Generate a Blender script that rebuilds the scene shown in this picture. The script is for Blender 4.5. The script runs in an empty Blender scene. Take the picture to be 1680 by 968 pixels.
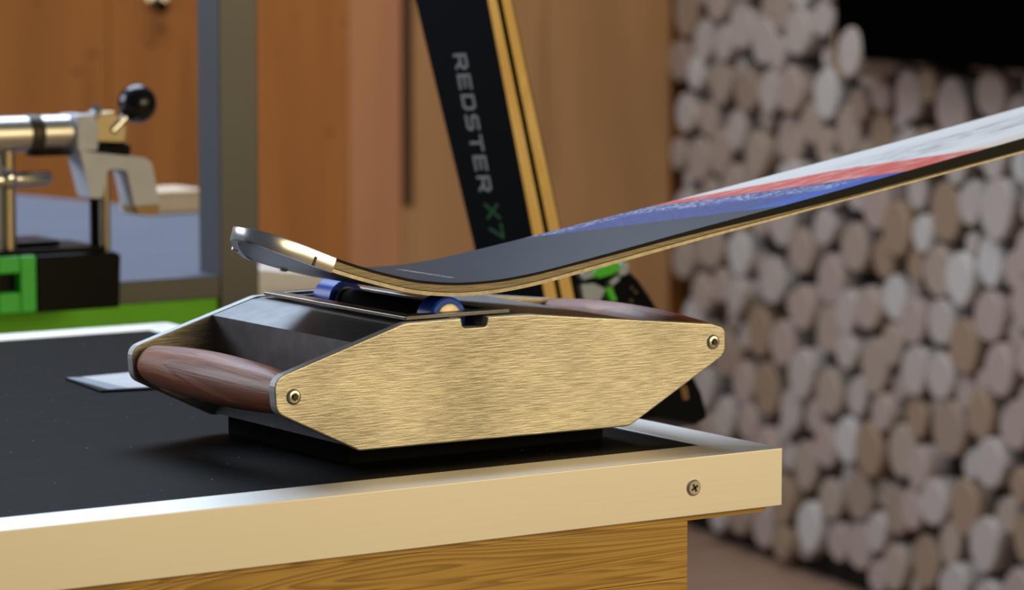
import bpy, bmesh, math, random
from mathutils import Vector, Matrix

scene = bpy.context.scene
COL = scene.collection

# ------------------------------------------------------------------ camera
cam_d = bpy.data.cameras.new('camera')
cam = bpy.data.objects.new('camera', cam_d)
COL.objects.link(cam)
cam_d.sensor_fit = 'HORIZONTAL'
cam_d.sensor_width = 36.0
cam_d.lens = 117.43
cam_d.clip_start = 0.05
cam_d.clip_end = 60
cr = Vector((0.833389, -0.552687, 0.0))
cu = Vector((0.058568, 0.088314, 0.994369))
cf = Vector((0.549575, 0.828696, -0.105969))
cam.matrix_world = Matrix(((cr.x, cu.x, -cf.x, -1.3744), (cr.y, cu.y, -cf.y, -1.7446),
                           (cr.z, cu.z, -cf.z, 1.2389), (0, 0, 0, 1)))
cam_d.dof.use_dof = True
cam_d.dof.focus_distance = 2.17
cam_d.dof.aperture_fstop = 9.5
scene.camera = cam

# ------------------------------------------------------------------ light
world = bpy.data.worlds.new('world')
scene.world = world
world.use_nodes = True
bgn = world.node_tree.nodes['Background']
bgn.inputs['Color'].default_value = (0.80, 0.86, 1.0, 1)
bgn.inputs['Strength'].default_value = 0.07


def area(name, loc, target, sx, sy, power, color):
    d = bpy.data.lights.new(name, 'AREA')
    d.shape = 'RECTANGLE'
    d.size, d.size_y, d.energy, d.color = sx, sy, power, color
    o = bpy.data.objects.new(name, d)
    COL.objects.link(o)
    o.location = loc
    o.rotation_euler = (Vector(target) - Vector(loc)).to_track_quat('-Z', 'Y').to_euler()
    return o


WARM = (1.0, 0.785, 0.41)
COOL = (0.66, 0.81, 1.0)
area('warm_shop_lamp', (1.25, -2.7, 1.75), (-0.2, 0.1, 0.90), 3.0, 1.3, 71, WARM)
area('roof_window_light', (0.6, 2.6, 3.4), (0.2, 0.6, 0.9), 2.6, 1.6, 118, COOL)
area('side_window_light', (-2.7, 3.7, 2.5), (1.2, 2.4, 0.7), 2.0, 1.6, 90, (0.84, 0.91, 1.0))
area('warm_wall_lamp', (1.4, 2.4, 2.9), (1.9, 4.0, 0.7), 1.6, 0.5, 22, (1.0, 0.72, 0.40))

vs = scene.view_settings
vs.view_transform = 'Standard'
vs.look = 'None'
vs.gamma = 1.0
vs.exposure = 0.0
vs.use_curve_mapping = False
scene.display_settings.display_device = 'sRGB'


# ------------------------------------------------------------------ materials
class NT:
    """small node-building helper"""
    def __init__(self, name):
        self.mat = bpy.data.materials.new(name)
        self.mat.use_nodes = True
        self.t = self.mat.node_tree
        self.b = self.t.nodes['Principled BSDF']

    def n(self, kind, **kw):
        nd = self.t.nodes.new(kind)
        for k, v in kw.items():
            setattr(nd, k, v)
        return nd

    def put(self, sock, v):
        if isinstance(v, bpy.types.NodeSocket):
            self.t.links.new(v, sock)
        elif isinstance(v, (tuple, list)) and len(v) == 3 and sock.type == 'RGBA':
            sock.default_value = (*v, 1)
        else:
            sock.default_value = v

    def m(self, op, a, b=0.0, c=0.0, clamp=False):
        nd = self.n('ShaderNodeMath', operation=op, use_clamp=clamp)
        for i, v in enumerate((a, b, c)):
            self.put(nd.inputs[i], v)
        return nd.outputs[0]

    def step(self, x, e0, e1):
        nd = self.n('ShaderNodeMapRange', interpolation_type='SMOOTHSTEP')
        self.put(nd.inputs['Value'], x)
        self.put(nd.inputs['From Min'], e0)
        self.put(nd.inputs['From Max'], e1)
        return nd.outputs[0]

    def mix(self, f, a, b):
        nd = self.n('ShaderNodeMix', data_type='RGBA')
        self.put(nd.inputs[0], f)
        self.put(nd.inputs[6], a)
        self.put(nd.inputs[7], b)
        return nd.outputs[2]

    def co(self, kind='Object', scale=(1, 1, 1), rot=(0, 0, 0)):
        tc = self.n('ShaderNodeTexCoord')
        mp = self.n('ShaderNodeMapping')
        self.t.links.new(tc.outputs[kind], mp.inputs[0])
        mp.inputs['Scale'].default_value = scale
        mp.inputs['Rotation'].default_value = rot
        return mp.outputs[0]

    def noise(self, vec, scale, detail=3, rough=0.5, dist=0.0):
        nd = self.n('ShaderNodeTexNoise')
        self.t.links.new(vec, nd.inputs['Vector'])
        nd.inputs['Scale'].default_value = scale
        nd.inputs['Detail'].default_value = detail
        nd.inputs['Roughness'].default_value = rough
        nd.inputs['Distortion'].default_value = dist
        return nd.outputs[0]

    def bump(self, h, strength=0.2, dist=0.002):
        nd = self.n('ShaderNodeBump')
        self.t.links.new(h, nd.inputs['Height'])
        nd.inputs['Strength'].default_value = strength
        nd.inputs['Distance'].default_value = dist
        self.t.links.new(nd.outputs[0], self.b.inputs['Normal'])

    def out(self, color, rough=0.5, metal=0.0, spec=None, coat=0.0):
        self.put(self.b.inputs['Base Color'], color)
        self.put(self.b.inputs['Roughness'], rough)
        self.put(self.b.inputs['Metallic'], metal)
        if spec is not None:
            self.b.inputs['Specular IOR Level'].default_value = spec
        if coat:
            self.b.inputs['Coat Weight'].default_value = coat
            self.b.inputs['Coat Roughness'].default_value = 0.12
        return self.mat


def plain(name, color, rough=0.5, metal=0.0, var=0.12, scale=60, coat=0.0, spec=None):
    g = NT(name)
    f = g.noise(g.co(), scale, 3)
    dark = tuple(c * (1 - var) for c in color)
    light = tuple(min(1, c * (1 + var)) for c in color)
    return g.out(g.mix(f, dark, light), rough, metal, spec, coat)


def brushed(name, color, dark, rough=0.36, sx=14, sz=420, bump=0.12, mott=1.0):
    g = NT(name)
    streak = g.noise(g.co(scale=(sx, sz, sz)), 1.0, 4, 0.62)
    blot = g.noise(g.co(scale=(9, 9, 14)), 1.0, 3, 0.55)
    fine = g.noise(g.co(scale=(700, 700, 700)), 1.0, 1)
    f = g.m('ADD', g.m('MULTIPLY', g.step(streak, 0.34, 0.66), 0.62), g.m('MULTIPLY', g.step(blot, 0.35, 0.65), 0.38 * mott))
    c = g.mix(f, dark, color)
    r = g.m('ADD', g.m('MULTIPLY', streak, 0.16), rough - 0.08)
    g.bump(g.m('ADD', g.m('MULTIPLY', streak, 1.0), g.m('MULTIPLY', fine, 0.25)), bump, 0.0006)
    return g.out(c, r, 1.0)


def wood(name, dark, light, scale, rough=0.5, bands=6.0, rot=(0, 0, 0), coat=0.0, bump=0.1, knots=0.0):
    """grain that runs along object X after the rotation; scale = (along, across, across)"""
    g = NT(name)
    v = g.co(scale=scale, rot=rot)
    n0 = g.noise(v, 1.0, 3, 0.5, 0.6)
    ring = g.m('FRACT', g.m('MULTIPLY', n0, bands))
    ring = g.m('MULTIPLY', g.step(ring, 0.0, 0.75), g.m('SUBTRACT', 1.0, g.step(ring, 0.82, 1.0)))
    fine = g.noise(g.co(scale=tuple(s * (2 if s == min(scale) else 14) for s in scale), rot=rot), 1.0, 3, 0.6)
    f = g.m('ADD', g.m('MULTIPLY', ring, 0.65), g.m('MULTIPLY', fine, 0.4))
    c = g.mix(f, dark, light)
    if knots:
        vo = g.n('ShaderNodeTexVoronoi')
        g.t.links.new(g.co(scale=(knots, knots, knots * 0.8)), vo.inputs['Vector'])
        c = g.mix(g.m('SUBTRACT', 1.0, g.step(vo.outputs['Distance'], 0.04, 0.16)), c, tuple(x * 0.35 for x in dark))
    if bump:
        g.bump(g.m('ADD', ring, fine), bump, 0.0008)
    return g.out(c, rough, 0.0, None, coat)


M = {}
M['plate'] = brushed('brushed_side_plate', (0.69, 0.64, 0.54), (0.28, 0.255, 0.21), 0.42, 60, 1100, 0.3)
M['milled'] = plain('milled_plate_edge', (0.50, 0.49, 0.47), 0.55, 0.5, 0.15, 300)
M['body'] = plain('dark_steel', (0.19, 0.19, 0.20), 0.40, 0.9, 0.35, 90)
M['foot'] = plain('black_rubber_foot', (0.005, 0.005, 0.005), 0.9, spec=0.05)
M['alu'] = brushed('aluminium_trim', (0.78, 0.75, 0.70), (0.74, 0.71, 0.66), 0.56, 3, 500, 0.02, 0.3)
M['alu_post'] = brushed('aluminium_post', (0.135, 0.135, 0.14), (0.115, 0.115, 0.12), 0.5, 300, 300, 0.03, 0.3)
M['chrome'] = plain('bright_steel', (0.80, 0.80, 0.80), 0.16, 1.0, 0.05)
M['screw'] = plain('steel_screw', (0.78, 0.74, 0.64), 0.33, 1.0, 0.08)
M['recess'] = plain('screw_recess', (0.06, 0.05, 0.04), 0.5, 0.6)
M['brass'] = plain('brass_rod', (0.40, 0.32, 0.21), 0.42, 1.0, 0.12)
M['handle'] = wood('oiled_brown_wood', (0.25, 0.070, 0.032), (0.52, 0.195, 0.098), (60, 7, 60), 0.46, 2.0, (0, 0, 0), 0.06, 0.3)
M['black_wood'] = None
M['apron'] = wood('spruce_board', (0.26, 0.130, 0.018), (0.60, 0.365, 0.075), (1.3, 9, 30), 0.5, 24.0, (0, 0.03, 0), 0.15, 0.12)
M['blue'] = plain('blue_roller_rubber', (0.012, 0.075, 0.55), 0.32, 0.0, 0.1)
M['sheet_edge'] = plain('black_topsheet_edge', (0.005, 0.005, 0.006), 0.35, spec=0.15)
M['sidewall'] = wood('pale_sidewall', (0.20, 0.15, 0.09), (0.46, 0.37, 0.24), (25, 300, 900), 0.4, 3.0, (0, 0, 0), 0.0, 0.3)
M['steel_edge'] = plain('steel_edge', (0.55, 0.48, 0.36), 0.30, 1.0, 0.45, 220)
M['core'] = brushed('turned_core', (0.62, 0.55, 0.42), (0.40, 0.34, 0.24), 0.5, 300, 300, 0.1)
M['base'] = plain('dark_ski_base', (0.05, 0.055, 0.07), 0.35)
M['gold_wall'] = wood('yellow_sidewall', (0.78, 0.50, 0.15), (0.92, 0.66, 0.26), (40, 40, 3), 0.45, 3.0, (0, 0, 0), 0.0, 0.0)
M['ski_black'] = plain('black_ski_topsheet', (0.003, 0.003, 0.006), 0.5, spec=0.08)
M['letter_grey'] = plain('grey_lettering', (0.34, 0.36, 0.40), 0.5)
M['letter_green'] = plain('green_lettering', (0.01, 0.12, 0.03), 0.5)
M['black_plastic'] = plain('black_plastic', (0.003, 0.003, 0.004), 0.45, spec=0.10)
M['green_plastic'] = plain('bright_green_plastic', (0.10, 0.62, 0.05), 0.38)
M['green_panel'] = plain('green_panel', (0.16, 0.62, 0.015), 0.6)
M['green_dark'] = plain('green_vise_body', (0.05, 0.58, 0.06), 0.45)
M['grey_plastic'] = plain('pale_grey_plastic', (0.42, 0.50, 0.62), 0.4)
M['grey_paint'] = plain('light_grey_paint', (0.64, 0.68, 0.80), 0.45)
M['tan_rubber'] = plain('tan_rubber', (0.48, 0.30, 0.12), 0.6)
M['steel_top'] = plain('blue_grey_bench_sheet', (0.12, 0.14, 0.19), 0.6, 0.0, 0.1, 8, spec=0.2)
M['cream'] = plain('cream_card', (0.74, 0.62, 0.48), 0.7)
M['white'] = plain('white_card', (0.90, 0.92, 0.96), 0.6)
M['white_paper'] = plain('white_paper', (0.85, 0.86, 0.88), 0.5)
M['screen'] = plain('black_screen', (0.0008, 0.0008, 0.0008), 0.9, 0.0, 0.1, 30, 0.0, 0.0)
M['log_back'] = plain('dark_gap_board', (0.016, 0.012, 0.010), 0.9, spec=0.1)
M['floor'] = wood('brown_floor_boards', (0.20, 0.125, 0.085), (0.30, 0.20, 0.145), (1.2, 14, 14), 0.5, 3.0, (0, 0, 0), 0.0, 0.0)

# black stained table top: fine grain, dust
g = NT('black_table_board')
st = g.noise(g.co(scale=(5, 130, 130)), 1.0, 5, 0.65, 0.4)
dust = g.noise(g.co(scale=(260, 260, 260)), 1.0, 0)
scuff = g.noise(g.co(scale=(14, 60, 60)), 1.0, 4, 0.7)
c = g.mix(g.step(st, 0.3, 0.75), (0.0015, 0.0015, 0.0018), (0.007, 0.007, 0.008))
c = g.mix(g.m('MULTIPLY', g.step(scuff, 0.62, 0.8), 0.3), c, (0.02, 0.02, 0.023))
c = g.mix(g.step(dust, 0.845, 0.87), c, (0.30, 0.30, 0.32))
g.bump(st, 0.35, 0.0012)
M['black_wood'] = g.out(c, g.m('ADD', g.m('MULTIPLY', st, 0.2), 0.50), 0.0, 0.05)

# wall panels: grain runs up the wall
PANEL = [('orange_pine_panel', (0.235, 0.085, 0.014), (0.32, 0.120, 0.023), 3.1),
         ('amber_pine_panel', (0.29, 0.105, 0.022), (0.38, 0.148, 0.035), 3.4),
         ('pinkish_pine_panel', (0.36, 0.165, 0.080), (0.46, 0.220, 0.110), 0.0),
         ('tan_pine_panel', (0.32, 0.175, 0.075), (0.40, 0.225, 0.100), 0.0)]
for nm, d, l, k in PANEL:
    M[nm] = wood(nm, d, l, (7, 7, 0.6), 0.6, 3.0, (0, 0, 0), 0.0, 0.0, k)

# log ends
LOGS = []
for i, (c0, c1) in enumerate([((0.27, 0.215, 0.18), (0.35, 0.285, 0.24)), ((0.32, 0.285, 0.265), (0.42, 0.38, 0.355)),
                              ((0.22, 0.16, 0.125), (0.29, 0.22, 0.175)), ((0.29, 0.225, 0.20), (0.37, 0.30, 0.27)),
                              ((0.22, 0.15, 0.10), (0.29, 0.21, 0.145)), ((0.38, 0.365, 0.36), (0.49, 0.475, 0.46))]):
    g = NT('log_end_%d' % i)
    v = g.co(scale=(1, 1, 1))
    ln = g.n('ShaderNodeVectorMath', operation='LENGTH')
    g.t.links.new(v, ln.inputs[0])
    ring = g.m('FRACT', g.m('ADD', g.m('MULTIPLY', ln.outputs['Value'], 9.0), g.noise(v, 2.0, 2)))
    LOGS.append(g.out(g.mix(ring, c0, c1), 0.75))

# ski topsheet graphic: UV.x = metres along the ski, UV.y = 0 near edge .. 1 far edge
g = NT('ski_topsheet_graphic')
uvn = g.n('ShaderNodeUVMap')
sp = g.n('ShaderNodeSeparateXYZ')
g.t.links.new(uvn.outputs[0], sp.inputs[0])
X, V = sp.outputs[0], sp.outputs[1]
mp = g.n('ShaderNodeMapping')
g.t.links.new(uvn.outputs[0], mp.inputs[0])
mp.inputs['Scale'].default_value = (22, 14, 1)
mp.inputs['Rotation'].default_value = (0, 0, 0.0)
stk = g.noise(mp.outputs[0], 1.0, 5, 0.7)
mp2 = g.n('ShaderNodeMapping')
g.t.links.new(uvn.outputs[0], mp2.inputs[0])
mp2.inputs['Scale'].default_value = (160, 38, 1)
scr = g.noise(mp2.outputs[0], 1.0, 4, 0.75, 1.5)
q1 = g.m('ADD', g.m('MULTIPLY', V, 0.142), X)
q2 = g.m('ADD', g.m('MULTIPLY', V, 0.150), X)
dark = (0.017, 0.021, 0.036)
blue = g.mix(g.m('SUBTRACT', 1.0, g.step(V, 0.10, 0.22)), (0.024, 0.040, 0.28), (0.003, 0.075, 0.52))
band = g.m('MULTIPLY', g.step(q1, 0.135, 0.155), g.m('SUBTRACT', 1.0, g.step(q1, 0.175, 0.188)))
band = g.m('MULTIPLY', band, g.step(V, 0.10, 0.16))
band = g.m('MAXIMUM', band, g.m('MULTIPLY', g.step(V, 0.86, 0.93), g.m('SUBTRACT', 1.0, g.step(X, 0.0, 0.05))))
blue = g.mix(g.m('MULTIPLY', g.step(scr, 0.50, 0.56), g.m('ADD', g.m('MULTIPLY', band, 0.85), 0.07)), blue, (0.62, 0.68, 0.85))
white = g.mix(g.m('MULTIPLY', g.step(stk, 0.40, 0.66), g.m('MULTIPLY', g.step(V, 0.26, 0.48), g.m('MULTIPLY', g.m('SUBTRACT', 1.0, g.step(V, 0.66, 0.86)), g.step(X, 0.15, 0.23)))), (0.97, 0.94, 0.91), (0.52, 0.50, 0.49))
white = g.mix(g.m('MULTIPLY', g.m('SUBTRACT', 1.0, g.step(V, 0.06, 0.24)), 0.6), white, (0.90, 0.68, 0.46))
redlim = g.m('ADD', g.m('MULTIPLY', g.m('MULTIPLY', g.m('SUBTRACT', 1.02, V), 2.4, clamp=True), 0.062), g.m('ADD', g.m('MULTIPLY', stk, 0.03), 0.192))
red = g.mix(g.m('MULTIPLY', g.step(stk, 0.50, 0.62), 0.7), (0.85, 0.10, 0.055), (0.92, 0.60, 0.52))
c = g.mix(g.step(q2, 0.189, 0.193), blue, g.mix(g.step(g.m('SUBTRACT', q2, redlim), -0.006, 0.010), red, white))
c = g.mix(g.step(q1, 0.0765, 0.0795), dark, c)
# small pale line of print across the shovel
prt = g.m('MULTIPLY', g.m('MULTIPLY', g.step(X, -0.1802, -0.1798), g.m('SUBTRACT', 1.0, g.step(X, -0.1764, -0.1760))),
          g.m('MULTIPLY', g.step(V, 0.24, 0.25), g.m('SUBTRACT', 1.0, g.step(V, 0.80, 0.82))))
c = g.mix(g.m('MULTIPLY', prt, g.m('ADD', g.m('MULTIPLY', g.step(scr, 0.44, 0.52), 0.6), 0.15)), c, (0.55, 0.52, 0.50))
M['topsheet'] = g.out(c, 0.40, 0.0, 0.09)


# ------------------------------------------------------------------ object helpers
def tag(o, label=None, cat=None, group=None, kind=None):
    for k, v in (('label', label), ('category', cat), ('group', group), ('kind', kind)):
        if v:
            o[k] = v
    return o


def thing(name, loc, label, cat, group=None):
    o = bpy.data.objects.new(name, None)
    COL.objects.link(o)
    o.location = loc
    o.empty_display_size = 0.02
    o['origin'] = loc
    return tag(o, label, cat, group)


def wbase(p):
    b = Vector((0, 0, 0))
    while p is not None:
        b = b + Vector(p.location)
        p = p.parent
    return b


def obj(name, geo, mat, parent=None, smooth=False, bevel=0.0, loc=None, seg=2, angle=0.6):
    """geo = (verts, faces) in world space; linked as one mesh object"""
    verts, faces = geo
    me = bpy.data.meshes.new(name)
    base = wbase(parent)
    l = Vector(loc) if loc is not None else base
    me.from_pydata([tuple(Vector(v) - l) for v in verts], [], faces)
    bm = bmesh.new()
    bm.from_mesh(me)
    bmesh.ops.recalc_face_normals(bm, faces=bm.faces)
    bm.to_mesh(me)
    bm.free()
    o = bpy.data.objects.new(name, me)
    COL.objects.link(o)
    o.parent = parent
    o.location = l - base
    me.materials.append(mat)
    if smooth:
        me.polygons.foreach_set('use_smooth', [True] * len(me.polygons))
        me.set_sharp_from_angle(angle=angle)
    if bevel:
        b = o.modifiers.new('bevel', 'BEVEL')
        b.width, b.segments, b.limit_method = bevel, seg, 'ANGLE'
        b.angle_limit = 0.5
    return o


def join(*geos):
    V, F = [], []
    for v, f in geos:
        k = len(V)
        V += list(v)
        F += [tuple(i + k for i in ff) for ff in f]
    return V, F


def box(x0, x1, y0, y1, z0, z1):
    v = [(x, y, z) for x in (x0, x1) for y in (y0, y1) for z in (z0, z1)]
    return v, [(0, 1, 3, 2), (4, 6, 7, 5), (0, 4, 5, 1), (2, 3, 7, 6), (0, 2, 6, 4), (1, 5, 7, 3)]


def obox(o, ax, ay, az, s):
    """oriented box: centre o, unit axes, half sizes s"""
    o, ax, ay, az = Vector(o), Vector(ax), Vector(ay), Vector(az)
    v = [o + ax * s[0] * i + ay * s[1] * j + az * s[2] * k for i in (-1, 1) for j in (-1, 1) for k in (-1, 1)]
    return v, [(0, 1, 3, 2), (4, 6, 7, 5), (0, 4, 5, 1), (2, 3, 7, 6), (0, 2, 6, 4), (1, 5, 7, 3)]


def prism(poly, fn0, fn1):
    """extrude a 2D polygon: fn0/fn1 map (a, b) to 3D"""
    n = len(poly)
    v = [fn0(*p) for p in poly] + [fn1(*p) for p in poly]
    f = [tuple(range(n)), tuple(range(2 * n - 1, n - 1, -1))]
    f += [(i, n + i, n + (i + 1) % n, (i + 1) % n) for i in range(n)]
    return v, f


def prism_y(poly, y0, y1):
    return prism(poly, lambda a, b: (a, y0, b), lambda a, b: (a, y1, b))


def fillet(poly, radii, seg=5):
    out = []
    n = len(poly)
    for i, p in enumerate(poly):
        r = radii[i] if isinstance(radii, (list, tuple)) else radii
        P, A, B = Vector(p), Vector(poly[i - 1]), Vector(poly[(i + 1) % n])
        if r <= 0:
            out.append(tuple(P))
            continue
        u, w = (A - P).normalized(), (B - P).normalized()
        ang = u.angle(w)
        d = min(r / math.tan(ang / 2), 0.49 * min((A - P).length, (B - P).length))
        a, b = P + u * d, P + w * d
        for k in range(seg + 1):
            t = k / seg
            out.append(tuple(a * (1 - t) ** 2 + P * 2 * t * (1 - t) + b * t * t))
    return out


def frame_of(d):
    d = Vector(d).normalized()
    a = Vector((0, 0, 1)) if abs(d.z) < 0.9 else Vector((1, 0, 0))
    u = d.cross(a).normalized()
    return d, u, d.cross(u)


def lathe(p0, d, prof, seg=24):
    """prof = [(distance along d, radius)]"""
    d, u, w = frame_of(d)
    p0 = Vector(p0)
    V, F = [], []
    for s, r in prof:
        for k in range(seg):
            a = 2 * math.pi * k / seg
            V.append(p0 + d * s + (u * math.cos(a) + w * math.sin(a)) * r)
    for i in range(len(prof) - 1):
        for k in range(seg):
            a, b = i * seg + k, i * seg + (k + 1) % seg
            F.append((a, b, b + seg, a + seg))
    F.append(tuple(range(seg - 1, -1, -1)))
    F.append(tuple(range((len(prof) - 1) * seg, len(prof) * seg)))
    return V, F


def tube(p0, p1, r, seg=20, ch=0.0):
    L = (Vector(p1) - Vector(p0)).length
    pr = [(0, r), (L, r)] if not ch else [(0, r - ch), (ch, r), (L - ch, r), (L, r - ch)]
    return lathe(p0, Vector(p1) - Vector(p0), pr, seg)


def ball(c, r, seg=24, rings=14):
    pr = [(r * (1 - math.cos(math.pi * i / rings)), max(r * math.sin(math.pi * i / rings), r * 0.01)) for i in range(rings + 1)]
    return lathe(Vector(c) - Vector((0, 0, r)), (0, 0, 1), pr, seg)


def interp(x, xs, ys):
    if x <= xs[0]:
        return ys[0]
    for i in range(len(xs) - 1):
        if x <= xs[i + 1]:
            t = (x - xs[i]) / (xs[i + 1] - xs[i])
            return ys[i] * (1 - t) + ys[i + 1] * t
    return ys[-1]


def smooth_interp(x, xs, ys):
    """Catmull-Rom / Hermite through the points"""
    n = len(xs)
    if x <= xs[0]:
        return ys[0]
    if x >= xs[-1]:
        return ys[-1]
    i = max(k for k in range(n - 1) if xs[k] <= x)
    def sl(k):
        if k == 0:
            return (ys[1] - ys[0]) / (xs[1] - xs[0])
        if k == n - 1:
            return (ys[-1] - ys[-2]) / (xs[-1] - xs[-2])
        return (ys[k + 1] - ys[k - 1]) / (xs[k + 1] - xs[k - 1])
    h = xs[i + 1] - xs[i]
    t = (x - xs[i]) / h
    return ((2 * t ** 3 - 3 * t * t + 1) * ys[i] + (t ** 3 - 2 * t * t + t) * h * sl(i)
            + (-2 * t ** 3 + 3 * t * t) * ys[i + 1] + (t ** 3 - t * t) * h * sl(i + 1))


# ------------------------------------------------------------------ the room
fl = obj('floor', box(-5, 3.2, -5, 5.5, -0.06, 0.0), M['floor'])
tag(fl, 'brown wooden floor below the log wall', None, None, 'structure')

WD = Vector((0.196678, 0.980468, 0))        # the log wall runs along this
WN = Vector((-0.980468, 0.196678, 0))       # and faces this way
WA = Vector((2.7385, 3.7425, 0))            # a point of its foot
K = WA + WD * 0.165                         # corner with the wooden wall


def lw(s, z, o):                            # along, height, out of the wall
    return WA + WD * s + Vector((0, 0, z)) + WN * o


def lw_box(s0, s1, z0, z1, o0, o1):
    v = [lw(s, z, o) for s in (s0, s1) for z in (z0, z1) for o in (o0, o1)]
    return v, [(0, 1, 3, 2), (4, 6, 7, 5), (0, 4, 5, 1), (2, 3, 7, 6), (0, 2, 6, 4), (1, 5, 7, 3)]


wr = obj('wall_right', lw_box(-2.3, 0.165, 0.0, 2.2, -0.16, -0.045), M['log_back'], loc=tuple(WA))
tag(wr, 'wall of stacked round log ends with dark gaps', None, None, 'structure')

# circle packing of log ends
rng = random.Random(11)
S0, S1, Z0, Z1 = -1.95, 0.15, 0.02, 1.62
pts = []
grid = {}
CELL = 0.13


def fits(s, z, r, gap):
    ci, cj = int(s // CELL), int(z // CELL)
    for i in (ci - 1, ci, ci + 1):
        for j in (cj - 1, cj, cj + 1):
            for (a, b, q) in grid.get((i, j), ()):
                if (a - s) ** 2 + (b - z) ** 2 < (r + q - gap) ** 2:
                    return False
    return True


def add_log(s, z, r):
    pts.append((s, z, r))
    grid.setdefault((int(s // CELL), int(z // CELL)), []).append((s, z, r))


add_log(-0.765, 1.035, 0.046)               # log standing proud at the screen's corner
for r, tries in ((0.053, 60), (0.048, 500), (0.043, 3000), (0.038, 7000), (0.033, 8000), (0.027, 4500), (0.021, 1500)):
    for _ in range(tries):
        s, z = rng.uniform(S0, S1), rng.uniform(Z0 + r, Z1)
        if s + r > 0.165:
            continue
        rr = r * rng.uniform(0.97, 1.05)
        if fits(s, z, rr, 0.0055):
            add_log(s, z, rr)


def log_mesh(i):
    r2 = random.Random(100 + i)
    ph = [r2.uniform(0, 6.28) for _ in range(3)]
    n = 16
    ring = []
    for k in range(n):
        a = 2 * math.pi * k / n
        ring.append((a, 1 + 0.045 * math.sin(2 * a + ph[0]) + 0.03 * math.sin(3 * a + ph[1])))
    V, F = [], []
    for (y, sc) in ((-1.0, 1.0), (-0.06, 1.0), (0.0, 0.93)):
        for a, q in ring:
            V.append((q * sc * math.cos(a), y, q * sc * math.sin(a)))
    for j in range(2):
        for k in range(n):
            F.append((j * n + k, j * n + (k + 1) % n, (j + 1) * n + (k + 1) % n, (j + 1) * n + k))
    F.append(tuple(range(2 * n, 3 * n)))
    me = bpy.data.meshes.new('log_slice')
    me.from_pydata(V, [], F)
    bm = bmesh.new()
    bm.from_mesh(me)
    bmesh.ops.recalc_face_normals(bm, faces=bm.faces)
    bm.to_mesh(me)
    bm.free()
    me.materials.append(LOGS[i % len(LOGS)])
    return me


LM = [log_mesh(i) for i in range(12)]
# local +Y of a slice looks out of the wall, local X along, Z up
rotm = Matrix(((WD.x, WN.x, 0), (WD.y, WN.y, 0), (WD.z, WN.z, 1))).to_euler()
WEI = [0, 0, 1, 1, 3, 3, 0, 2, 4, 3, 5, 1]
order = sorted(range(len(pts)), key=lambda i: max(0, abs(pts[i][0] + 0.56) - 0.75) + max(0, pts[i][1] - 1.12) * 1.2 - (9 if i == 0 else 0))
rest_v, rest_f = [], []
for rank, i in enumerate(order):
    s, z, r = pts[i]
    out = rng.uniform(-0.012, 0.007) - (0.014 if r < 0.03 else 0)
    if i == 0:
        out = 0.075
    if s < -0.66 and z > 0.98 and i:
        out = -0.01
    me = LM[WEI[rng.randrange(12)] + 6 * rng.randrange(2)]
    if i == 0:
        me = LM[1]
    loc = lw(s, z, out)
    if rank < 300:
        o = bpy.data.objects.new('log_slice', me)
        COL.objects.link(o)
        o.parent = wr
        o.location = loc - WA
        o.rotation_euler = rotm
        o.scale = (r, 0.09 if i else 0.13, r)
    else:
        k = len(rest_v)
        mt = Matrix.LocRotScale(loc, rotm, (r, 0.09, r))
        rest_v += [mt @ v.co for v in me.vertices]
        rest_f += [tuple(k + q for q in p.vertices) for p in me.polygons]
if rest_v:
    o = obj('outer_log_slices', (rest_v, rest_f), LOGS[0], wr)
    tag(o, 'further log ends around the edge of the wall', None, None, 'stuff')

# wooden wall behind, square to the log wall: boards stand side by side, each a part
UD = WN                                      # runs to the left from the corner
OUT = -WD                                    # faces the camera


def ww_box(u0, u1, z0, z1, o0, o1):
    v = [K + UD * u + OUT * o + Vector((0, 0, z)) for u in (u0, u1) for z in (z0, z1) for o in (o0, o1)]
    return v, [(0, 1, 3, 2), (4, 6, 7, 5), (0, 4, 5, 1), (2, 3, 7, 6), (0, 2, 6, 4), (1, 5, 7, 3)]


wb = obj('wall_back', ww_box(-0.2, 3.2, 0, 2.6, -0.10, -0.022), M['orange_pine_panel'], loc=tuple(K))
tag(wb, 'orange pine board wall at the back', None, None, 'structure')
for u0, u1, nm, off in ((0.0, 0.285, 'tan_pine_panel', 0.0), (0.285, 0.578, 'tan_pine_panel', 0.001), (0.600, 0.715, 'pinkish_pine_panel', 0.0),
                        (0.715, 0.93, 'amber_pine_panel', 0.0), (0.93, 1.21, 'orange_pine_panel', 0.001), (1.21, 1.47, 'orange_pine_panel', 0.0),
                        (1.47, 1.80, 'amber_pine_panel', 0.001), (1.80, 2.3, 'orange_pine_panel', 0.0), (2.3, 3.2, 'orange_pine_panel', 0.0)):
    obj('wall_board', ww_box(u0 + 0.0007, u1 - 0.0007, 0, 2.6, -0.022, off), M[nm], wb, bevel=0.0015)
M['dark_strip'] = wood('dark_brown_strip', (0.035, 0.013, 0.005), (0.065, 0.026, 0.010), (7, 7, 0.6), 0.6, 3.0, (0, 0, 0), 0.0, 0.0)  # dark brown colour of the upright strip between the wall boards
t1 = obj('trim_1', ww_box(0.5785, 0.5995, 0.70, 2.6, -0.022, 0.004), M['dark_strip'], loc=tuple(K + UD * 0.589))
tag(t1, 'dark brown upright strip on the pine wall', None, None, 'structure')
obj('wall_board', ww_box(0.5785, 0.5995, 0.0, 0.70, -0.022, 0.0), M['tan_pine_panel'], wb)

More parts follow.
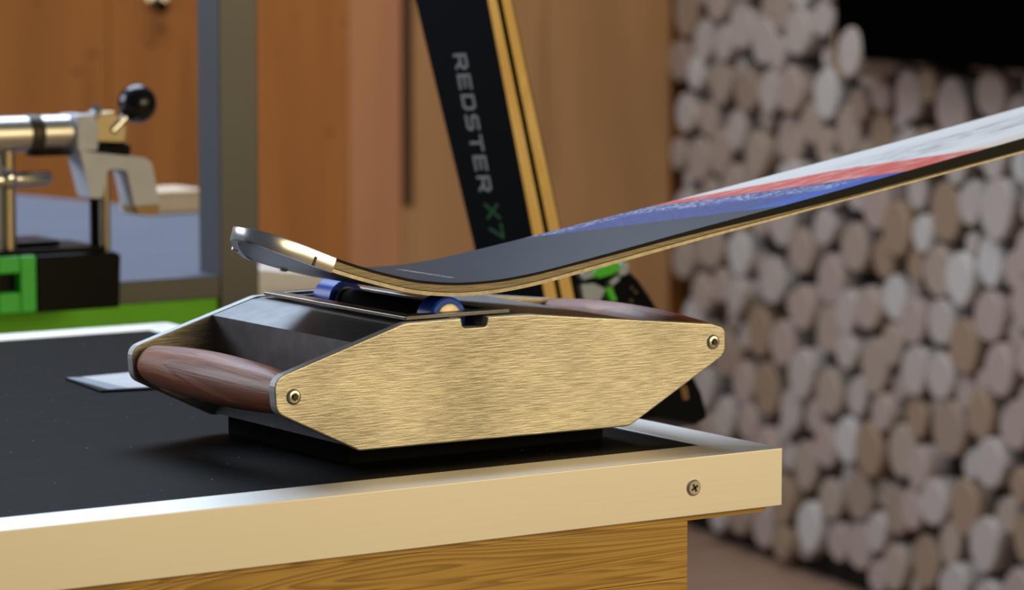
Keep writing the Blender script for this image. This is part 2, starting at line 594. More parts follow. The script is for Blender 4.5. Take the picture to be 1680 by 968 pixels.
# ------------------------------------------------------------------ workbench
ZT, ZS = 0.900, 0.8993                        # top of the metal edge / of the black board
XL, YF = -1.75, 0.884                        # left end, depth
wk = thing('workbench', (-0.8, 0.44, 0), 'black topped workbench with a pale metal edge and yellow wooden base', 'workbench')
obj('table_top', box(XL + 0.003, -0.003, 0.003, YF - 0.003, 0.866, ZS), M['black_wood'], wk)
T = 0.0026
near = join(([(0, 0, ZT), (XL, 0, ZT), (XL + 0.04, 0.041, ZT), (-0.0385, 0.041, ZT),
              (0, 0, ZT - T), (XL, 0, ZT - T), (XL + 0.04, 0.041, ZT - T), (-0.0385, 0.041, ZT - T)],
             [(0, 1, 2, 3), (7, 6, 5, 4), (2, 6, 7, 3), (0, 3, 7, 4), (1, 5, 6, 2)]),
            box(XL, 0, 0.0, T, 0.861, ZT - 0.00002))
tn = obj('edge_trim', near, M['alu'], wk, bevel=0.0006)
right = join(([(0.0002, 0.0004, ZT), (-0.0383, 0.0414, ZT), (-0.0383, YF - 0.0414, ZT), (0.0002, YF - 0.0004, ZT),
               (0.0002, 0.0004, ZT - T), (-0.0383, 0.0414, ZT - T), (-0.0383, YF - 0.0414, ZT - T), (0.0002, YF - 0.0004, ZT - T)],
              [(0, 3, 2, 1), (4, 5, 6, 7), (1, 2, 6, 5), (0, 1, 5, 4), (3, 7, 6, 2)]),
             box(0.0002 - T, 0.0002, 0.0004, YF - 0.0004, 0.861, ZT - 0.00002))
obj('edge_trim', right, M['alu'], wk, bevel=0.0006)
farr = join(([(0, YF, ZT), (XL, YF, ZT), (XL + 0.04, YF - 0.041, ZT), (-0.0385, YF - 0.041, ZT),
              (0, YF, ZT - T), (XL, YF, ZT - T), (XL + 0.04, YF - 0.041, ZT - T), (-0.0385, YF - 0.041, ZT - T)],
             [(0, 3, 2, 1), (4, 5, 6, 7), (2, 3, 7, 6), (0, 4, 7, 3), (1, 2, 6, 5)]),
            box(XL, 0, YF - T, YF, 0.861, ZT - 0.00002))
obj('edge_trim', farr, M['alu'], wk, bevel=0.0006)
obj('under_board', box(XL + 0.012, -0.011, 0.004, YF - 0.012, 0.8575, 0.8655), M['apron'], wk)
zb = 0.8572
for hgt in (0.038, 0.062, 0.075, 0.075, 0.09, 0.10, 0.10, 0.10, 0.10, 0.1172):
    obj('front_board', box(XL + 0.05, -0.0755, 0.0042, 0.030, zb - hgt + 0.0003, zb), M['apron'], wk, bevel=0.0006)
    zb -= hgt
for yy in (YF - 0.04,):
    obj('back_board', box(XL + 0.05, -0.0755, yy, yy + 0.025, 0, 0.8572), M['apron'], wk)
for xx in (XL + 0.05, -0.1005):
    obj('end_board', box(xx, xx + 0.025, 0.0302, YF - 0.0402, 0, 0.8572), M['apron'], wk)
# recessed cross-head screw in the metal edge
sc = obj('screw', lathe((-0.074, 0.0012, 0.8799), (0, -1, 0), [(0, 0.0055), (0.0018, 0.0055), (0.0024, 0.0046), (0.0026, 0.0044)], 20), M['screw'], tn, smooth=True)
obj('screw_slot', join(obox((-0.074, -0.0014, 0.8799), (math.cos(.5), 0, math.sin(.5)), (0, 1, 0), (-math.sin(.5), 0, math.cos(.5)), (0.0028, 0.0003, 0.0007)),
                       obox((-0.074, -0.0014, 0.8799), (-math.sin(.5), 0, math.cos(.5)), (0, 1, 0), (math.cos(.5), 0, math.sin(.5)), (0.0028, 0.0003, 0.0007))), M['recess'], tn)

# ------------------------------------------------------------------ ski support block with roller
YN0, YN1, YF0, YF1 = 0.0782, 0.0862, 0.2740, 0.2820
bk = thing('ski_support_block', (-0.168, 0.18, ZS), 'heavy metal ski rest with two wooden handles and blue rollers', 'ski rest')
PL = [(-0.3440, 0.9412), (-0.2831, 0.9120), (-0.0700, 0.9108), (0.0110, 0.9545), (0.0108, 0.9725), (-0.0010, 0.9762), (-0.1511, 0.9922),
      (-0.1843, 0.9925), (-0.1855, 0.9862), (-0.2040, 0.9862), (-0.2052, 0.9928), (-0.2482, 0.9925), (-0.3455, 0.9630)]
RR = [0.010, 0.0015, 0.014, 0.010, 0.006, 0.008, 0.02, 0.0012, 0.003, 0.003, 0.0012, 0.016, 0.010]
plate_poly = fillet(PL, RR)
for (y0, y1, sgn) in ((YN0, YN1, -1), (YF0, YF1, 1)):
    sp_ = obj('side_plate', prism_y(plate_poly, y0, y1), M['plate'], bk, bevel=0.0011, seg=3)
    sp_.data.materials.append(M['milled'])
    for pg in sp_.data.polygons:
        if abs(pg.normal.y) < 0.5:
            pg.material_index = 1
    yy = y0 if sgn < 0 else y1
    for (sx, sz, rot) in ((-0.3314, 0.9508, 0.3), (0.0002, 0.9637, 0.8)):
        s_ = obj('screw', lathe((sx, yy - sgn * 0.001, sz), (0, sgn, 0), [(0, 0.0052), (0.0014, 0.0052), (0.0022, 0.0046), (0.0027, 0.0034), (0.0027, 0.0024), (0.0020, 0.0022)], 24), M['screw'], sp_, smooth=True, angle=0.9)
        star = []
        for k in range(12):
            a = rot + k * math.pi / 6
            rr = 0.0025 if k % 2 == 0 else 0.0016
            star.append((sx + rr * math.cos(a), sz + rr * math.sin(a)))
        obj('torx_socket', prism_y(star, yy + sgn * 0.0017, yy + sgn * 0.00285), M['recess'], sp_)


def ztop(x):
    return interp(x, [-0.3455, -0.2482, -0.1511, -0.0010], [0.9630, 0.9925, 0.9922, 0.9762])


BX0, BX1 = -0.2830, -0.0600
def body_poly(groove):
    top = [(BX1, ztop(BX1) - 0.0006), (-0.1511, 0.9916)]
    if groove:
        top += [(-0.1780, 0.9918), (-0.1780, 0.9680), (-0.2270, 0.9680), (-0.2270, 0.9918)]
    else:
        top += [(-0.1843, 0.9918), (-0.1855, 0.9862), (-0.2040, 0.9862), (-0.2052, 0.9920)]
    top += [(-0.2440, 0.9916), (-0.2520, 0.9906), (BX0, ztop(BX0) - 0.0006)]
    return [(BX0, 0.9135), (BX1, 0.9135)] + top


obj('body', join(prism_y(body_poly(False), YN1, 0.0960), prism_y(body_poly(True), 0.0960, 0.2640), prism_y(body_poly(False), 0.2640, YF0)), M['body'], bk)
obj('foot', box(-0.2790, -0.0760, 0.1000, 0.2620, ZS, 0.9134), M['foot'], bk, bevel=0.002)
for hx, hz in ((-0.3300, 0.9510), (0.0, 0.9637)):
    L = YF0 - YN1
    pr = []
    for k in range(21):
        t = k / 20
        pr.append((t * L, 0.0124 + 0.0046 * math.sin(math.pi * t) ** 0.8))
    hd = obj('handle', lathe((hx, YN1, hz), (0, 1, 0), pr, 32), M['handle'], bk, smooth=True)
    tag(hd, 'turned reddish brown wooden handle')
# roller plate: frame with an opening
px0, px1, py0, py1, pz0, pz1 = -0.2450, -0.1640, 0.0830, 0.2700, 0.9934, 0.9958
hx0, hx1, hy0, hy1 = -0.2340, -0.1740, 0.0965, 0.2590
V, F = [], []
for z in (pz0, pz1):
    V += [(px0, py0, z), (px1, py0, z), (px1, py1, z), (px0, py1, z), (hx0, hy0, z), (hx1, hy0, z), (hx1, hy1, z), (hx0, hy1, z)]
for i in range(4):
    j = (i + 1) % 4
    F += [(i, 4 + i, 4 + j, j), (8 + i, 8 + j, 12 + j, 12 + i), (i, j, 8 + j, 8 + i), (4 + i, 12 + i, 12 + j, 4 + j)]
M['roller_plate'] = plain('dark_polished_plate', (0.26, 0.24, 0.20), 0.30, 1.0, 0.15)
rp = obj('roller_plate', (V, F), M['roller_plate'], bk, bevel=0.0005)
tag(rp, 'thin metal plate framing the blue rollers')
RX, RZ, RRAD = -0.2010, 0.9906, 0.0140
for ya, yb in ((0.1000, 0.1190), (0.2310, 0.2550)):
    L = yb - ya
    ro = obj('roller', lathe((RX, ya, RZ), (0, 1, 0), [(0, 0.0097), (0.0, 0.0128), (0.0012, RRAD), (L - .0012, RRAD), (L, 0.0128), (L, 0.0097)], 40), M['blue'], bk, smooth=True)
    tag(ro, 'blue rubber roller')
    obj('roller_core', lathe((RX, ya - .0015, RZ), (0, 1, 0), [(0, 0.0078), (0.0008, 0.0095), (L + .0015, 0.0095), (L + .002, 0.0078)], 32), M['core'], ro, smooth=True)
obj('axle', tube((RX, 0.1195, RZ), (RX, 0.2305, RZ), 0.0085, 24), M['foot'], bk, smooth=True)

# ------------------------------------------------------------------ the ski on the roller
SX = [-.3425, -.340, -.335, -.325, -.3087, -.2950, -.2821, -.26, -.2435, -.2248, -.1955, -.1657, -.1414, -.1217, -.0687, .0071, .0775, .1772, .3023, .5, .8, 1.1, 1.30]
SZ = [1.0552, 1.0548, 1.0534, 1.0499, 1.0436, 1.0380, 1.0330, 1.0258, 1.0213, 1.0170, 1.0137, 1.0137, 1.0158, 1.0185, 1.0275, 1.0408, 1.0525, 1.0701, 1.0926, 1.129, 1.182, 1.232, 1.266]
NX = [-.3425, -.3421, -.3412, -.339, -.335, -.328, -.315, -.29, -.19, 0.0, .25, .5, .8, 1.25, 1.30]
NY = [.1280, .1235, .1195, .1150, .1105, .1050, .1015, .1000, .1000, .1000, .1010, .1015, .1010, .0960, .0960]
FX = [-.3425, -.3421, -.3412, -.339, -.335, -.328, -.318, -.306, -.292, -.27, -.23, -.19, 0.0, .25, .5, .8, 1.25, 1.30]
FY = [.1290, .1320, .1350, .1400, .1470, .1580, .1735, .1910, .2090, .2215, .2245, .2250, .2095, .2020, .1990, .2000, .2080, .2080]


def s_top(x): return smooth_interp(x, SX, SZ)
def s_near(x): return interp(x, NX, NY)
def s_far(x): return interp(x, FX, FY)
def s_th(x): return interp(x, [-.3425, -.325, -.29, -.26, -.2, -.1, .1, .3, .7, 1.2, 1.3], [.0080, .0095, .0094, .0088, .0090, .0082, .0082, .0105, .017, .010, .008])
def s_cap(x): return interp(x, [-.346, -.12, -.02, .06, .12, .3, .7, 1.2], [.0016, .0017, .0026, .0046, .0060, .0085, .0145, .007])


def s_ste(x): return interp(x, [-.05, .12], [.0024, .0013])  # steel edge thins along the ski, shaped to imitate its fading reflection


st = [-.3425, -.3423, -.3421, -.3417, -.3412, -.3402, -.339, -.337, -.335, -.332, -.328, -.3215]
x = -.315
while x < .42:
    st.append(x)
    x += .007
while x < 1.301:
    st.append(x)
    x += .03
sk = thing('alpine_ski', (-0.2, 0.16, 1.0047), 'dark ski with blue, red and white graphic resting on the blue rollers', 'ski')


def band(z0f, z1f, grow=0.0, xa=-9, xb=9):
    """closed strip of the ski between two height functions (measured down from the top)"""
    xs = [q for q in st if xa <= q <= xb]
    V, F = [], []
    for q in xs:
        n, f, t = s_near(q) - grow, s_far(q) + grow, s_top(q)
        sl = (s_top(q + .002) - s_top(q - .002)) / .004
        nx, nz = -sl / math.hypot(1, sl), 1 / math.hypot(1, sl)
        for (y, d) in ((n, z0f(q)), (f, z0f(q)), (f, z1f(q)), (n, z1f(q))):
            V.append((q - nx * d, y, t - nz * d))
    for i in range(len(xs) - 1):
        for k in range(4):
            a, b = i * 4 + k, i * 4 + (k + 1) % 4
            F.append((a, b, b + 4, a + 4))
    F.append((0, 3, 2, 1))
    e = (len(xs) - 1) * 4
    F.append((e, e + 1, e + 2, e + 3))
    return V, F


# topsheet with UVs
xs = st
V, F, UV = [], [], []
NV = 9
for q in xs:
    n, f, t = s_near(q), s_far(q), s_top(q)
    for k in range(NV):
        v = k / (NV - 1)
        V.append((q, n + (f - n) * v, t + 0.0001))
        UV.append((q, v))
for i in range(len(xs) - 1):
    for k in range(NV - 1):
        a = i * NV + k
        F.append((a, a + NV, a + NV + 1, a + 1))
ts = obj('topsheet', (V, F), M['topsheet'], sk, smooth=True)
uvl = ts.data.uv_layers.new(name='UVMap')
for lp in ts.data.loops:
    uvl.data[lp.index].uv = UV[lp.vertex_index]
obj('topsheet_edge', band(lambda q: 0.0, s_cap), M['sheet_edge'], sk, smooth=True)
obj('sidewall', band(lambda q: s_cap(q), lambda q: s_th(q) - s_ste(q) - 0.0006, -0.0003, xa=-.30), M['sidewall'], sk, smooth=True)
obj('edge_groove', band(lambda q: s_th(q) - s_ste(q) - 0.0007, lambda q: s_th(q) - s_ste(q), -0.0009, xa=-.30), M['recess'], sk, smooth=True)


def strip_bottom(y_side, w):
    V, F = [], []
    xs = [q for q in st if q >= -.30]
    for q in xs:
        sl = (s_top(q + .002) - s_top(q - .002)) / .004
        nx, nz = -sl / math.hypot(1, sl), 1 / math.hypot(1, sl)
        y0 = s_near(q) - 0.0003 if y_side == 0 else s_far(q) + 0.0003
        y1 = y0 + w if y_side == 0 else y0 - w
        for (y, d) in ((y0, s_th(q) - s_ste(q)), (y1, s_th(q) - s_ste(q)), (y1, s_th(q)), (y0, s_th(q))):
            V.append((q - nx * d, y, s_top(q) - nz * d))
    for i in range(len(xs) - 1):
        for k in range(4):
            a, b = i * 4 + k, i * 4 + (k + 1) % 4
            F.append((a, b, b + 4, a + 4))
    F.append((0, 3, 2, 1))
    e = (len(xs) - 1) * 4
    F.append((e, e + 1, e + 2, e + 3))
    return V, F


for sd in (0, 1):
    obj('steel_edge', strip_bottom(sd, 0.0022), M['steel_edge'], sk, smooth=True)
obj('base', band(lambda q: s_th(q) - 0.0024, lambda q: s_th(q) - 0.00005, -0.0026), M['base'], sk, smooth=True)
obj('core', band(lambda q: 0.0017, lambda q: s_th(q) - 0.0023, -0.0026), M['base'], sk, smooth=True)
# metal tip guard: a rim that wraps the tip with a lip on the underside
loop = [(q, s_near(q)) for q in reversed(st) if q <= -.283] + [(q, s_far(q)) for q in st if q <= -.283]
V, F = [], []
cxm, cym = -.29, .15
for i, (q, y) in enumerate(loop):
    a = Vector(loop[max(0, i - 1)])
    b = Vector(loop[min(len(loop) - 1, i + 1)])
    d = (b - a).normalized()
    nrm = Vector((d.y, -d.x))
    if nrm.dot(Vector((q - cxm, y - cym))) < 0:
        nrm = -nrm
    sl = (s_top(q + .002) - s_top(q - .002)) / .004
    nx, nz = -sl / math.hypot(1, sl), 1 / math.hypot(1, sl)
    th = s_th(q)
    for (o_, dd) in ((-0.0015, -0.0004), (0.0004, -0.0004), (0.0009, 0.0004), (0.0009, th - 0.0004), (0.0004, th + 0.0006), (-0.0042, th + 0.0006), (-0.0042, th + 0.0001), (-0.0004, th - 0.0002)):
        xx, yy = q + nrm.x * o_, y + nrm.y * o_
        V.append((xx - nx * dd, yy, s_top(q) + sl * (xx - q) - nz * dd))
n = 8
for i in range(len(loop) - 1):
    for k in range(n):
        a, b = i * n + k, i * n + (k + 1) % n
        F.append((a, b, b + n, a + n))
F.append(tuple(range(n - 1, -1, -1)))
F.append(tuple(range((len(loop) - 1) * n, len(loop) * n)))
M['guard'] = plain('satin_tip_metal', (0.86, 0.86, 0.88), 0.30, 1.0, 0.06)
tg = obj('tip_guard', (V, F), M['guard'], sk, smooth=True, angle=0.9)
tag(tg, 'polished metal guard around the ski tip')
for q, y in ((-.3130, .1850), (-.2640, .2080)):
    z = s_top(q) - s_th(q)
    rv = obj('rivet', lathe((q, y, z + .001), (-.25, 0, -1), [(0, .003), (.0022, .003), (.003, .0022), (.0033, .001)], 14), M['screw'], sk, smooth=True)
for q in (-.3300, -.3030):
    y = s_near(q)
    z = s_top(q) - s_th(q) * 0.8
    obj('guard_notch', obox((q, y - .0006, z), (1, 0, -.4), (0, 1, 0), (.4, 0, 1), (.0008, .0009, .0028)), M['recess'], sk)

# ------------------------------------------------------------------ card lying on the table
cd = thing('instruction_card', (-0.22, 0.545, ZS), 'white printed card with a dark margin lying on the black table', 'card')
obj('card_sheet', prism([(-0.2445, 0.5846), (-0.150, 0.592), (-0.190, 0.490), (-0.2552, 0.5035)], lambda a, b: (a, b, ZS + .0002), lambda a, b: (a, b, 0.9010)), M['black_plastic'], cd)
obj('white_face', prism([(-0.2330, 0.5800), (-0.156, 0.586), (-0.190, 0.4945), (-0.2330, 0.5035)], lambda a, b: (a, b, 0.9009), lambda a, b: (a, b, 0.9014)), M['white_paper'], cd)
obj('pale_margin', prism([(-0.2440, 0.5842), (-0.2335, 0.5802), (-0.2335, 0.5035), (-0.2470, 0.5060)], lambda a, b: (a, b, 0.9009), lambda a, b: (a, b, 0.9012)), M['grey_plastic'], cd)

# ------------------------------------------------------------------ pair of skis standing behind the bench
EB = Vector((0.393, 0.5455, 0.0))
AX = Vector((-0.1003, 0.1909, 0.9765)).normalized()
WX = Vector((-0.26, 0.965, 0))
WX = (WX - AX * AX.dot(WX)).normalized()
TX = AX.cross(WX)
if TX.x < 0:
    TX = -TX


def sp3(t, w, a):
    return EB + TX * t + WX * w + AX * a


def pw(a): return interp(a, [0.0, 0.1, 0.5, 0.85, 0.9956, 1.213, 1.50, 1.60, 1.66, 1.69, 1.70], [.090, .092, .072, .068, .0713, .0845, .100, .098, .075, .04, .01])
def pth(a): return interp(a, [0.0, 0.3, 0.7, 0.9956, 1.213, 1.5, 1.7], [.009, .016, .019, .0170, .0135, .010, .006])


PA = [0.012] + [i * 0.04 for i in range(1, 37)] + [1.5, 1.55, 1.6, 1.63, 1.66, 1.68, 1.69, 1.70]
GAP = 0.0050


def pair_band(t0f, t1f, inset=0.0, wa=0.0):
    V, F = [], []
    for a in PA:
        W = pw(a)
        sh = (.0845 - W) * (0.5 if a > 1.45 else 0)
        for (t, w) in ((t0f(a), sh + inset), (t0f(a), sh + W - inset), (t1f(a), sh + W - inset), (t1f(a), sh + inset)):
            V.append(sp3(t, w, a))
    for i in range(len(PA) - 1):
        for k in range(4):
            p, q = i * 4 + k, i * 4 + (k + 1) % 4
            F.append((p, q, q + 4, p + 4))
    F.append((0, 3, 2, 1))
    e = (len(PA) - 1) * 4
    F.append((e, e + 1, e + 2, e + 3))
    return V, F


skA = thing('standing_ski', tuple(sp3(0, .04, 0)), 'black ski with grey lettering, front one of the standing pair', 'ski', 'pair of skis standing behind the bench')
skB = thing('standing_ski', tuple(sp3(.03, .04, 0)), 'rear ski of the standing pair, with black and green binding', 'ski', 'pair of skis standing behind the bench')
obj('topsheet', pair_band(lambda a: -.0012, lambda a: .0006), M['ski_black'], skA)
obj('sidewall', pair_band(lambda a: .0006, lambda a: pth(a) - .0010, 0.0), M['gold_wall'], skA)
obj('base', pair_band(lambda a: pth(a) - .0010, lambda a: pth(a), 0.0008), M['black_plastic'], skA)
obj('base', pair_band(lambda a: pth(a) + GAP, lambda a: pth(a) + GAP + .001, 0.0008), M['black_plastic'], skB)
obj('sidewall', pair_band(lambda a: pth(a) + GAP + .001, lambda a: 2 * pth(a) + GAP - .0006), M['gold_wall'], skB)
obj('topsheet', pair_band(lambda a: 2 * pth(a) + GAP - .0006, lambda a: 2 * pth(a) + GAP + .0008), M['ski_black'], skB)

# lettering built of strokes on a 1 x 1 cell
GL = {'R': [[(0, 0), (0, 1), (.85, 1), (1, .85), (1, .6), (.85, .45), (0, .45)], [(.5, .45), (1, 0)]],
      'E': [[(1, 1), (0, 1), (0, 0), (1, 0)], [(0, .5), (.9, .5)]],
      'D': [[(0, 0), (0, 1), (.8, 1), (1, .8), (1, .2), (.8, 0), (0, 0)]],
      'S': [[(1, 1), (.15, 1), (0, .85), (0, .65), (.15, .5), (.85, .5), (1, .35), (1, .15), (.85, 0), (0, 0)]],
      'T': [[(-.05, 1), (1.05, 1)], [(.5, 1), (.5, 0)]],
      'X': [[(0, 0), (1, 1)], [(0, 1), (1, 0)]],
      '7': [[(0, 1), (1, 1), (.35, 0)]]}


def text_geo(txt, a0, adv, cw, chh, wmid, stroke, slant=0.15):
    """reads down the ski; letter tops face the sidewall"""
    gs = []
    for i, ch in enumerate(txt):
        for pl in GL[ch]:
            P = [Vector((x_ * cw + y_ * chh * slant, y_ * chh)) for x_, y_ in pl]
            for k in range(len(P) - 1):
                d = (P[k + 1] - P[k]).normalized()
                nn = Vector((-d.y, d.x)) * stroke / 2
                p, q = P[k] - d * stroke / 2, P[k + 1] + d * stroke / 2
                cs = [p + nn, q + nn, q - nn, p - nn]
                vv = []
                for tt in (-.0012, -.0016 - 0.00001 * k):
                    vv += [sp3(tt, wmid + chh / 2 - c_.y, a0 - i * adv - c_.x) for c_ in cs]
                gs.append((vv, [(0, 1, 2, 3), (7, 6, 5, 4), (0, 4, 5, 1), (1, 5, 6, 2), (2, 6, 7, 3), (3, 7, 4, 0)]))
    return join(*gs)


lt = obj('lettering', text_geo('REDSTER', 1.1722, 0.0188, 0.0116, 0.0130, 0.0445, 0.0026), M['letter_grey'], skA)
tag(lt, 'grey capital lettering reading down the ski')
lt2 = obj('lettering', text_geo('X7', 1.0335, 0.0180, 0.0120, 0.0140, 0.0410, 0.0026), M['letter_green'], skA)
tag(lt2, 'dark green X7 lettering')

# binding on the rear ski
def bt(o, w, a):
    return sp3(2 * pth(a) + GAP + .0008 + o, w, a)


BP = fillet([(0.0, 0.962), (0.059, 0.9600), (0.0895, 0.9565), (0.1071, 0.9411), (0.1177, 0.9258), (0.127, 0.9095), (0.1441, 0.8709), (0.1607, 0.8362), (0.166, 0.8236), (0.1680, 0.7990), (0.150, 0.7955), (0.0934, 0.8110), (0.080, 0.8276), (0.0, 0.835)],
            [0, .01, .008, .01, .01, .01, .01, .006, .006, .004, .004, .006, .006, 0])
bd = obj('binding', prism(BP, lambda o, a: bt(o, .012, a), lambda o, a: bt(o, .068, a)), M['black_plastic'], skB, bevel=0.003)
tag(bd, 'black plastic ski binding with green details')


def bplate(name, poly, w0, w1, mat, r=0.003, bev=0.0015):
    return obj(name, prism(fillet(poly, r), lambda o, a: bt(o, w0, a), lambda o, a: bt(o, w1, a)), mat, bd, bevel=bev)


bplate('green_lever', [(.0371, .9517), (.0436, .9575), (.0758, .9605), (.0816, .9546), (.0654, .9498), (.0475, .9487)], .006, .05, M['green_plastic'])
bplate('grey_bracket', [(.0220, .9551), (.0286, .9590), (.0430, .9560), (.0415, .9505), (.0250, .9495)], .007, .055, M['grey_plastic'], .002)
bplate('grey_bracket', [(.0741, .9515), (.0830, .9605), (.0925, .9570), (.0870, .9475), (.0761, .9465)], .006, .055, M['grey_plastic'], .002)
bplate('grey_bracket', [(.0591, .9438), (.0742, .9478), (.0757, .9440), (.0631, .9393)], .007, .050, M['grey_plastic'], .002)
bplate('grey_cover', [(.0200, .9465), (.0376, .9450), (.0528, .9377), (.0417, .9280), (.0200, .9310)], .007, .055, M['grey_plastic'], .002)
bplate('green_stripe', [(.0510, .9395), (.0600, .9390), (.0645, .9245), (.0565, .9250)], .006, .050, M['green_plastic'], .002)
for o_, a_ in ((.0669, .9376), (.0942, .9341), (.0985, .9295), (.0897, .9225)):
    obj('bolt', lathe(bt(o_, .013, a_), -WX, [(0, .0016), (.002, .0016), (.0026, .001)], 12), M['brass'], bd, smooth=True)
# small pale letter mark on the lower end
bq = []
for (o0, a0, o1, a1) in ((.1372, .8275, .1432, .8275), (.1372, .8225, .1432, .8225), (.1372, .8325, .1432, .8325), (.1372, .8222, .1372, .8328), (.1432, .8222, .1432, .8328)):
    p, q = Vector((min(o0, o1) - .0007, min(a0, a1) - .0007)), Vector((max(o0, o1) + .0007, max(a0, a1) + .0007))
    bq.append(prism([(p.x, p.y), (q.x, p.y), (q.x, q.y), (p.x, q.y)], lambda o, a: bt(o, .0115, a), lambda o, a: bt(o, .0125, a)))
obj('letter_mark', join(*bq), M['tan_rubber'], bd)

# ------------------------------------------------------------------ second bench with frame post
BZ = 0.9000
b2 = thing('frame_bench', (0.2, 1.7, 0), 'aluminium framed bench with blue grey top and green front panel', 'bench')
obj('bench_top', prism([(-0.75, 1.2250), (0.2403, 1.2250), (0.6080, 1.9150), (0.4600, 2.7500), (-0.75, 2.75)], lambda a, b: (a, b, BZ - .012), lambda a, b: (a, b, BZ)), M['steel_top'], b2)
obj('front_rail', box(-0.75, 0.2403, 1.2245, 1.2545, 0.8772, 0.8990), M['alu_post'], b2, bevel=0.001)
gp = obj('green_panel', box(-0.75, 0.2403, 1.2300, 1.2400, 0.52, 0.8771), M['green_panel'], b2)
tag(gp, 'bright green panel below the rail')
po = obj('post', box(0.2404, 0.2855, 1.2245, 1.2700, 0.0, 2.2), M['alu_post'], b2, bevel=0.0015)
tag(po, 'tall square aluminium post')
for lx, ly in ((-0.75, 1.23), (-0.75, 2.65), (0.40, 2.60)):
    obj('leg', box(lx, lx + .045, ly, ly + .045, 0, BZ - .0121), M['alu_post'], b2, bevel=0.0015)

cb = thing('cream_box', (0.56, 1.97, BZ), 'small cream carton at the back of the blue grey bench', 'carton')
obj('carton_body', box(0.5200, 0.6000, 1.9300, 2.0000, BZ + .0001, BZ + 0.024), M['cream'], cb, bevel=0.003)
obj('carton_lid', box(0.5190, 0.6010, 1.9290, 2.0010, BZ + 0.0242, BZ + 0.0290), M['cream'], cb, bevel=0.002)

# ------------------------------------------------------------------ ski vise on the bench edge
VY = 1.150
vi = thing('ski_vise', (0.03, 1.18, 0.886), 'ski vise with grey jaw, black ball knob and green black base', 'vise')
obj('base_block', prism_y(fillet([(-0.0050, 0.8850), (0.0830, 0.8850), (0.0850, 0.9360), (0.0780, 0.9395), (-0.0050, 0.9395)], .003), 1.138, 1.2243), M['black_plastic'], vi, bevel=0.002)
ge = obj('green_end', join(box(-0.12, -0.0450, 1.137, 1.2242, 0.886, 0.940), box(-0.0450, -0.0220, 1.137, 1.2242, 0.886, 0.9060), box(-0.0450, -0.0220, 1.137, 1.2242, 0.9240, 0.940), box(-0.0220, -0.0052, 1.137, 1.2242, 0.886, 0.940)), M['green_dark'], vi, bevel=0.002)
obj('slot', box(-0.0448, -0.0222, 1.150, 1.20, 0.9062, 0.9238), M['black_plastic'], ge)
obj('top_pad', prism_y(fillet([(-0.120, 0.9402), (0.074, 0.9402), (0.070, 0.9450), (-0.120, 0.9450)], .002), 1.145, 1.222), M['black_plastic'], vi)
obj('raised_pad', box(-0.014, 0.032, 1.160, 1.215, 0.9452, 0.9520), M['black_plastic'], vi, bevel=0.003)
M['satin'] = plain('satin_steel_bar', (0.62, 0.60, 0.58), 0.38, 1.0, 0.06)
obj('jaw_bar', tube((-0.13, VY + .01, 1.0545), (0.0410, VY + .01, 1.0545), 0.0170, 24, .002), M['satin'], vi, smooth=True)
obj('bar_collar', lathe((-0.004, VY + .01, 1.0545), (1, 0, 0), [(0, .0172), (.002, .0182), (.012, .0182), (.014, .0172)], 24), M['recess'], vi, smooth=True)
obj('clamp_head', prism_y(fillet([(0.0400, 1.0370), (0.0620, 1.0370), (0.0630, 1.0640), (0.0580, 1.0720), (0.0400, 1.0720)], .003), VY - .012, VY + .030), M['grey_paint'], vi, bevel=0.002)
obj('cam_block', prism_y(fillet([(0.0650, 1.0440), (0.0980, 1.0420), (0.1000, 1.0600), (0.0860, 1.0740), (0.0660, 1.0720)], .004), VY, VY + .028), M['brass'], vi, bevel=0.002)
obj('black_pad', box(0.0640, 0.1005, VY - .006, VY + .030, 1.0300, 1.0425), M['black_plastic'], vi, bevel=0.003)
obj('adjusting_screw', lathe((0.0660, VY, 1.0700), (0, 0, 1), [(0, .004), (.004, .0055), (.008, .0055), (.011, .003)], 16), M['chrome'], vi, smooth=True)
M['knob'] = plain('glossy_black_knob', (0.004, 0.004, 0.005), 0.22)
kn = obj('knob', ball((0.1100, VY, 1.0806), 0.0190), M['knob'], vi, smooth=True)
tag(kn, 'round black ball knob')
obj('knob_stem', tube((0.0830, VY, 1.0550), (0.1020, VY, 1.0720), 0.0040, 14), M['chrome'], kn, smooth=True)
arm = fillet([(0.0400, 1.0390), (0.0480, 1.0370), (0.1100, 1.0290), (0.1175, 1.0240), (0.1250, 0.9830), (0.0975, 0.9830), (0.0900, 1.0180), (0.0700, 1.0200), (0.0640, 0.9920), (0.0520, 0.9920)],
             [.003, .006, .008, .008, .001, .001, .006, .006, .002, .002])
ja = obj('jaw_arm', prism_y(arm, VY - .016, VY + .014), M['grey_paint'], vi, bevel=0.003)
obj('jaw_tip', prism_y(fillet([(0.0975, 0.9828), (0.1250, 0.9828), (0.1240, 0.9750), (0.1180, 0.9725), (0.1030, 0.9740)], .002), VY - .016, VY + .014), M['tan_rubber'], ja, bevel=0.002)
thr = []
for k in range(60):
    thr += [(k * .00128, .0042 if k % 2 else .0052)]
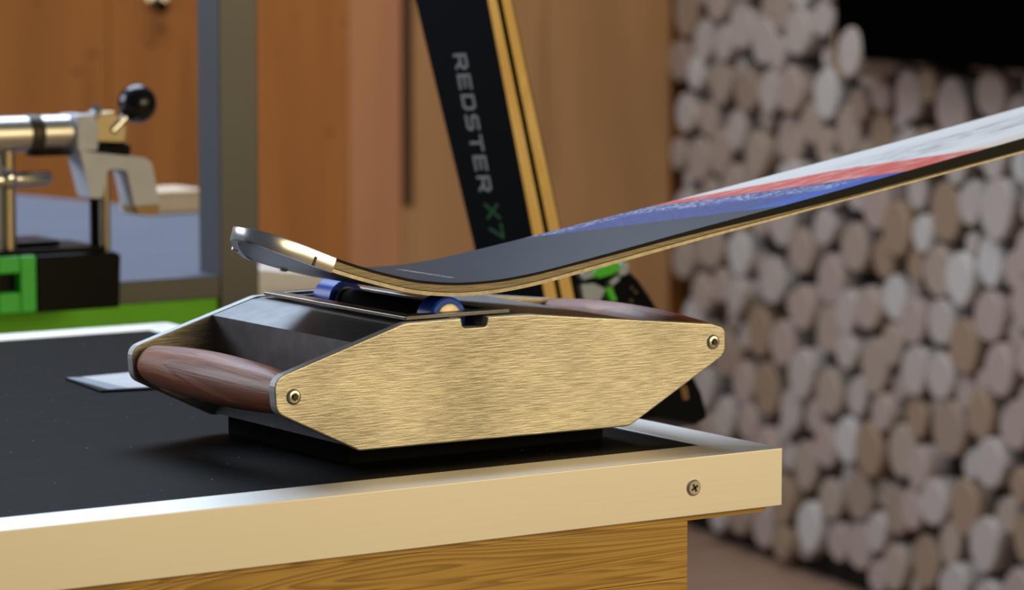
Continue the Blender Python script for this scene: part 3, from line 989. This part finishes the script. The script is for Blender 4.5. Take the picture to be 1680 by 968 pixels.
obj('threaded_rod', lathe((0.0640, VY + .002, 0.9440), (0, 0, 1), thr, 14), M['black_plastic'], vi)
obj('guide_rod', tube((0.0768, VY + .006, 0.9396), (0.0768, VY + .006, 1.0200), 0.0052, 16), M['brass'], vi, smooth=True)
obj('guide_rod', tube((-0.0235, VY + .012, 0.9452), (-0.0235, VY + .012, 1.0400), 0.0085, 16), M['brass'], vi, smooth=True)
lv = obj('lock_lever', lathe((-0.05, VY - .004, 1.0125), (1, 0, 0), [(0, .006), (.002, .0075), (.061, .0075), (.064, .006)], 18), M['chrome'], vi, smooth=True)
obj('lever_hub', ball((-0.0300, VY - .004, 1.0140), .0105, 16, 10), M['chrome'], lv, smooth=True)
obj('bar_underside', box(0.0, 0.0395, VY, VY + .02, 1.0330, 1.0370), M['black_plastic'], vi, bevel=0.001)

# ------------------------------------------------------------------ far odds and ends
wbx = thing('white_storage_box', (1.12, 2.64, 0), 'white storage box half hidden behind the ski tip', 'box')
obj('box_body', box(1.02, 1.16, 2.57, 2.72, 0, 0.722), M['white'], wbx, bevel=0.006)
obj('box_lid', prism_y(fillet([(1.012, 0.7222), (1.168, 0.7222), (1.150, 0.7400), (1.025, 0.7560)], .006), 2.562, 2.728), M['white'], wbx, bevel=0.004)

tvw = thing('television', tuple(lw(-1.35, 1.02, 0.03)), 'black switched off screen mounted on the log wall', 'television')
obj('tv_housing', lw_box(-1.90, -0.700, 1.022, 1.70, 0.020, 0.070), M['screen'], tvw, bevel=0.004)
obj('screen', lw_box(-1.885, -0.715, 1.040, 1.685, 0.0695, 0.0715), M['screen'], tvw)

hk = thing('wall_hook', (1.70, 4.11, 1.12), 'small black peg on a steel mount high on the pine wall', 'hook')
hu = 1.115
obj('mount', ww_box(hu - .022, hu + .022, 1.118, 1.16, 0.0015, 0.012), M['chrome'], hk, bevel=0.002)
hp = K + UD * hu + OUT * 0.012 + Vector((0, 0, 1.125))
obj('peg', lathe(hp, OUT - Vector((0, 0, .5)), [(0, .007), (.028, .007), (.030, .013), (.044, .013), (.048, .008)], 16), M['black_plastic'], hk, smooth=True)
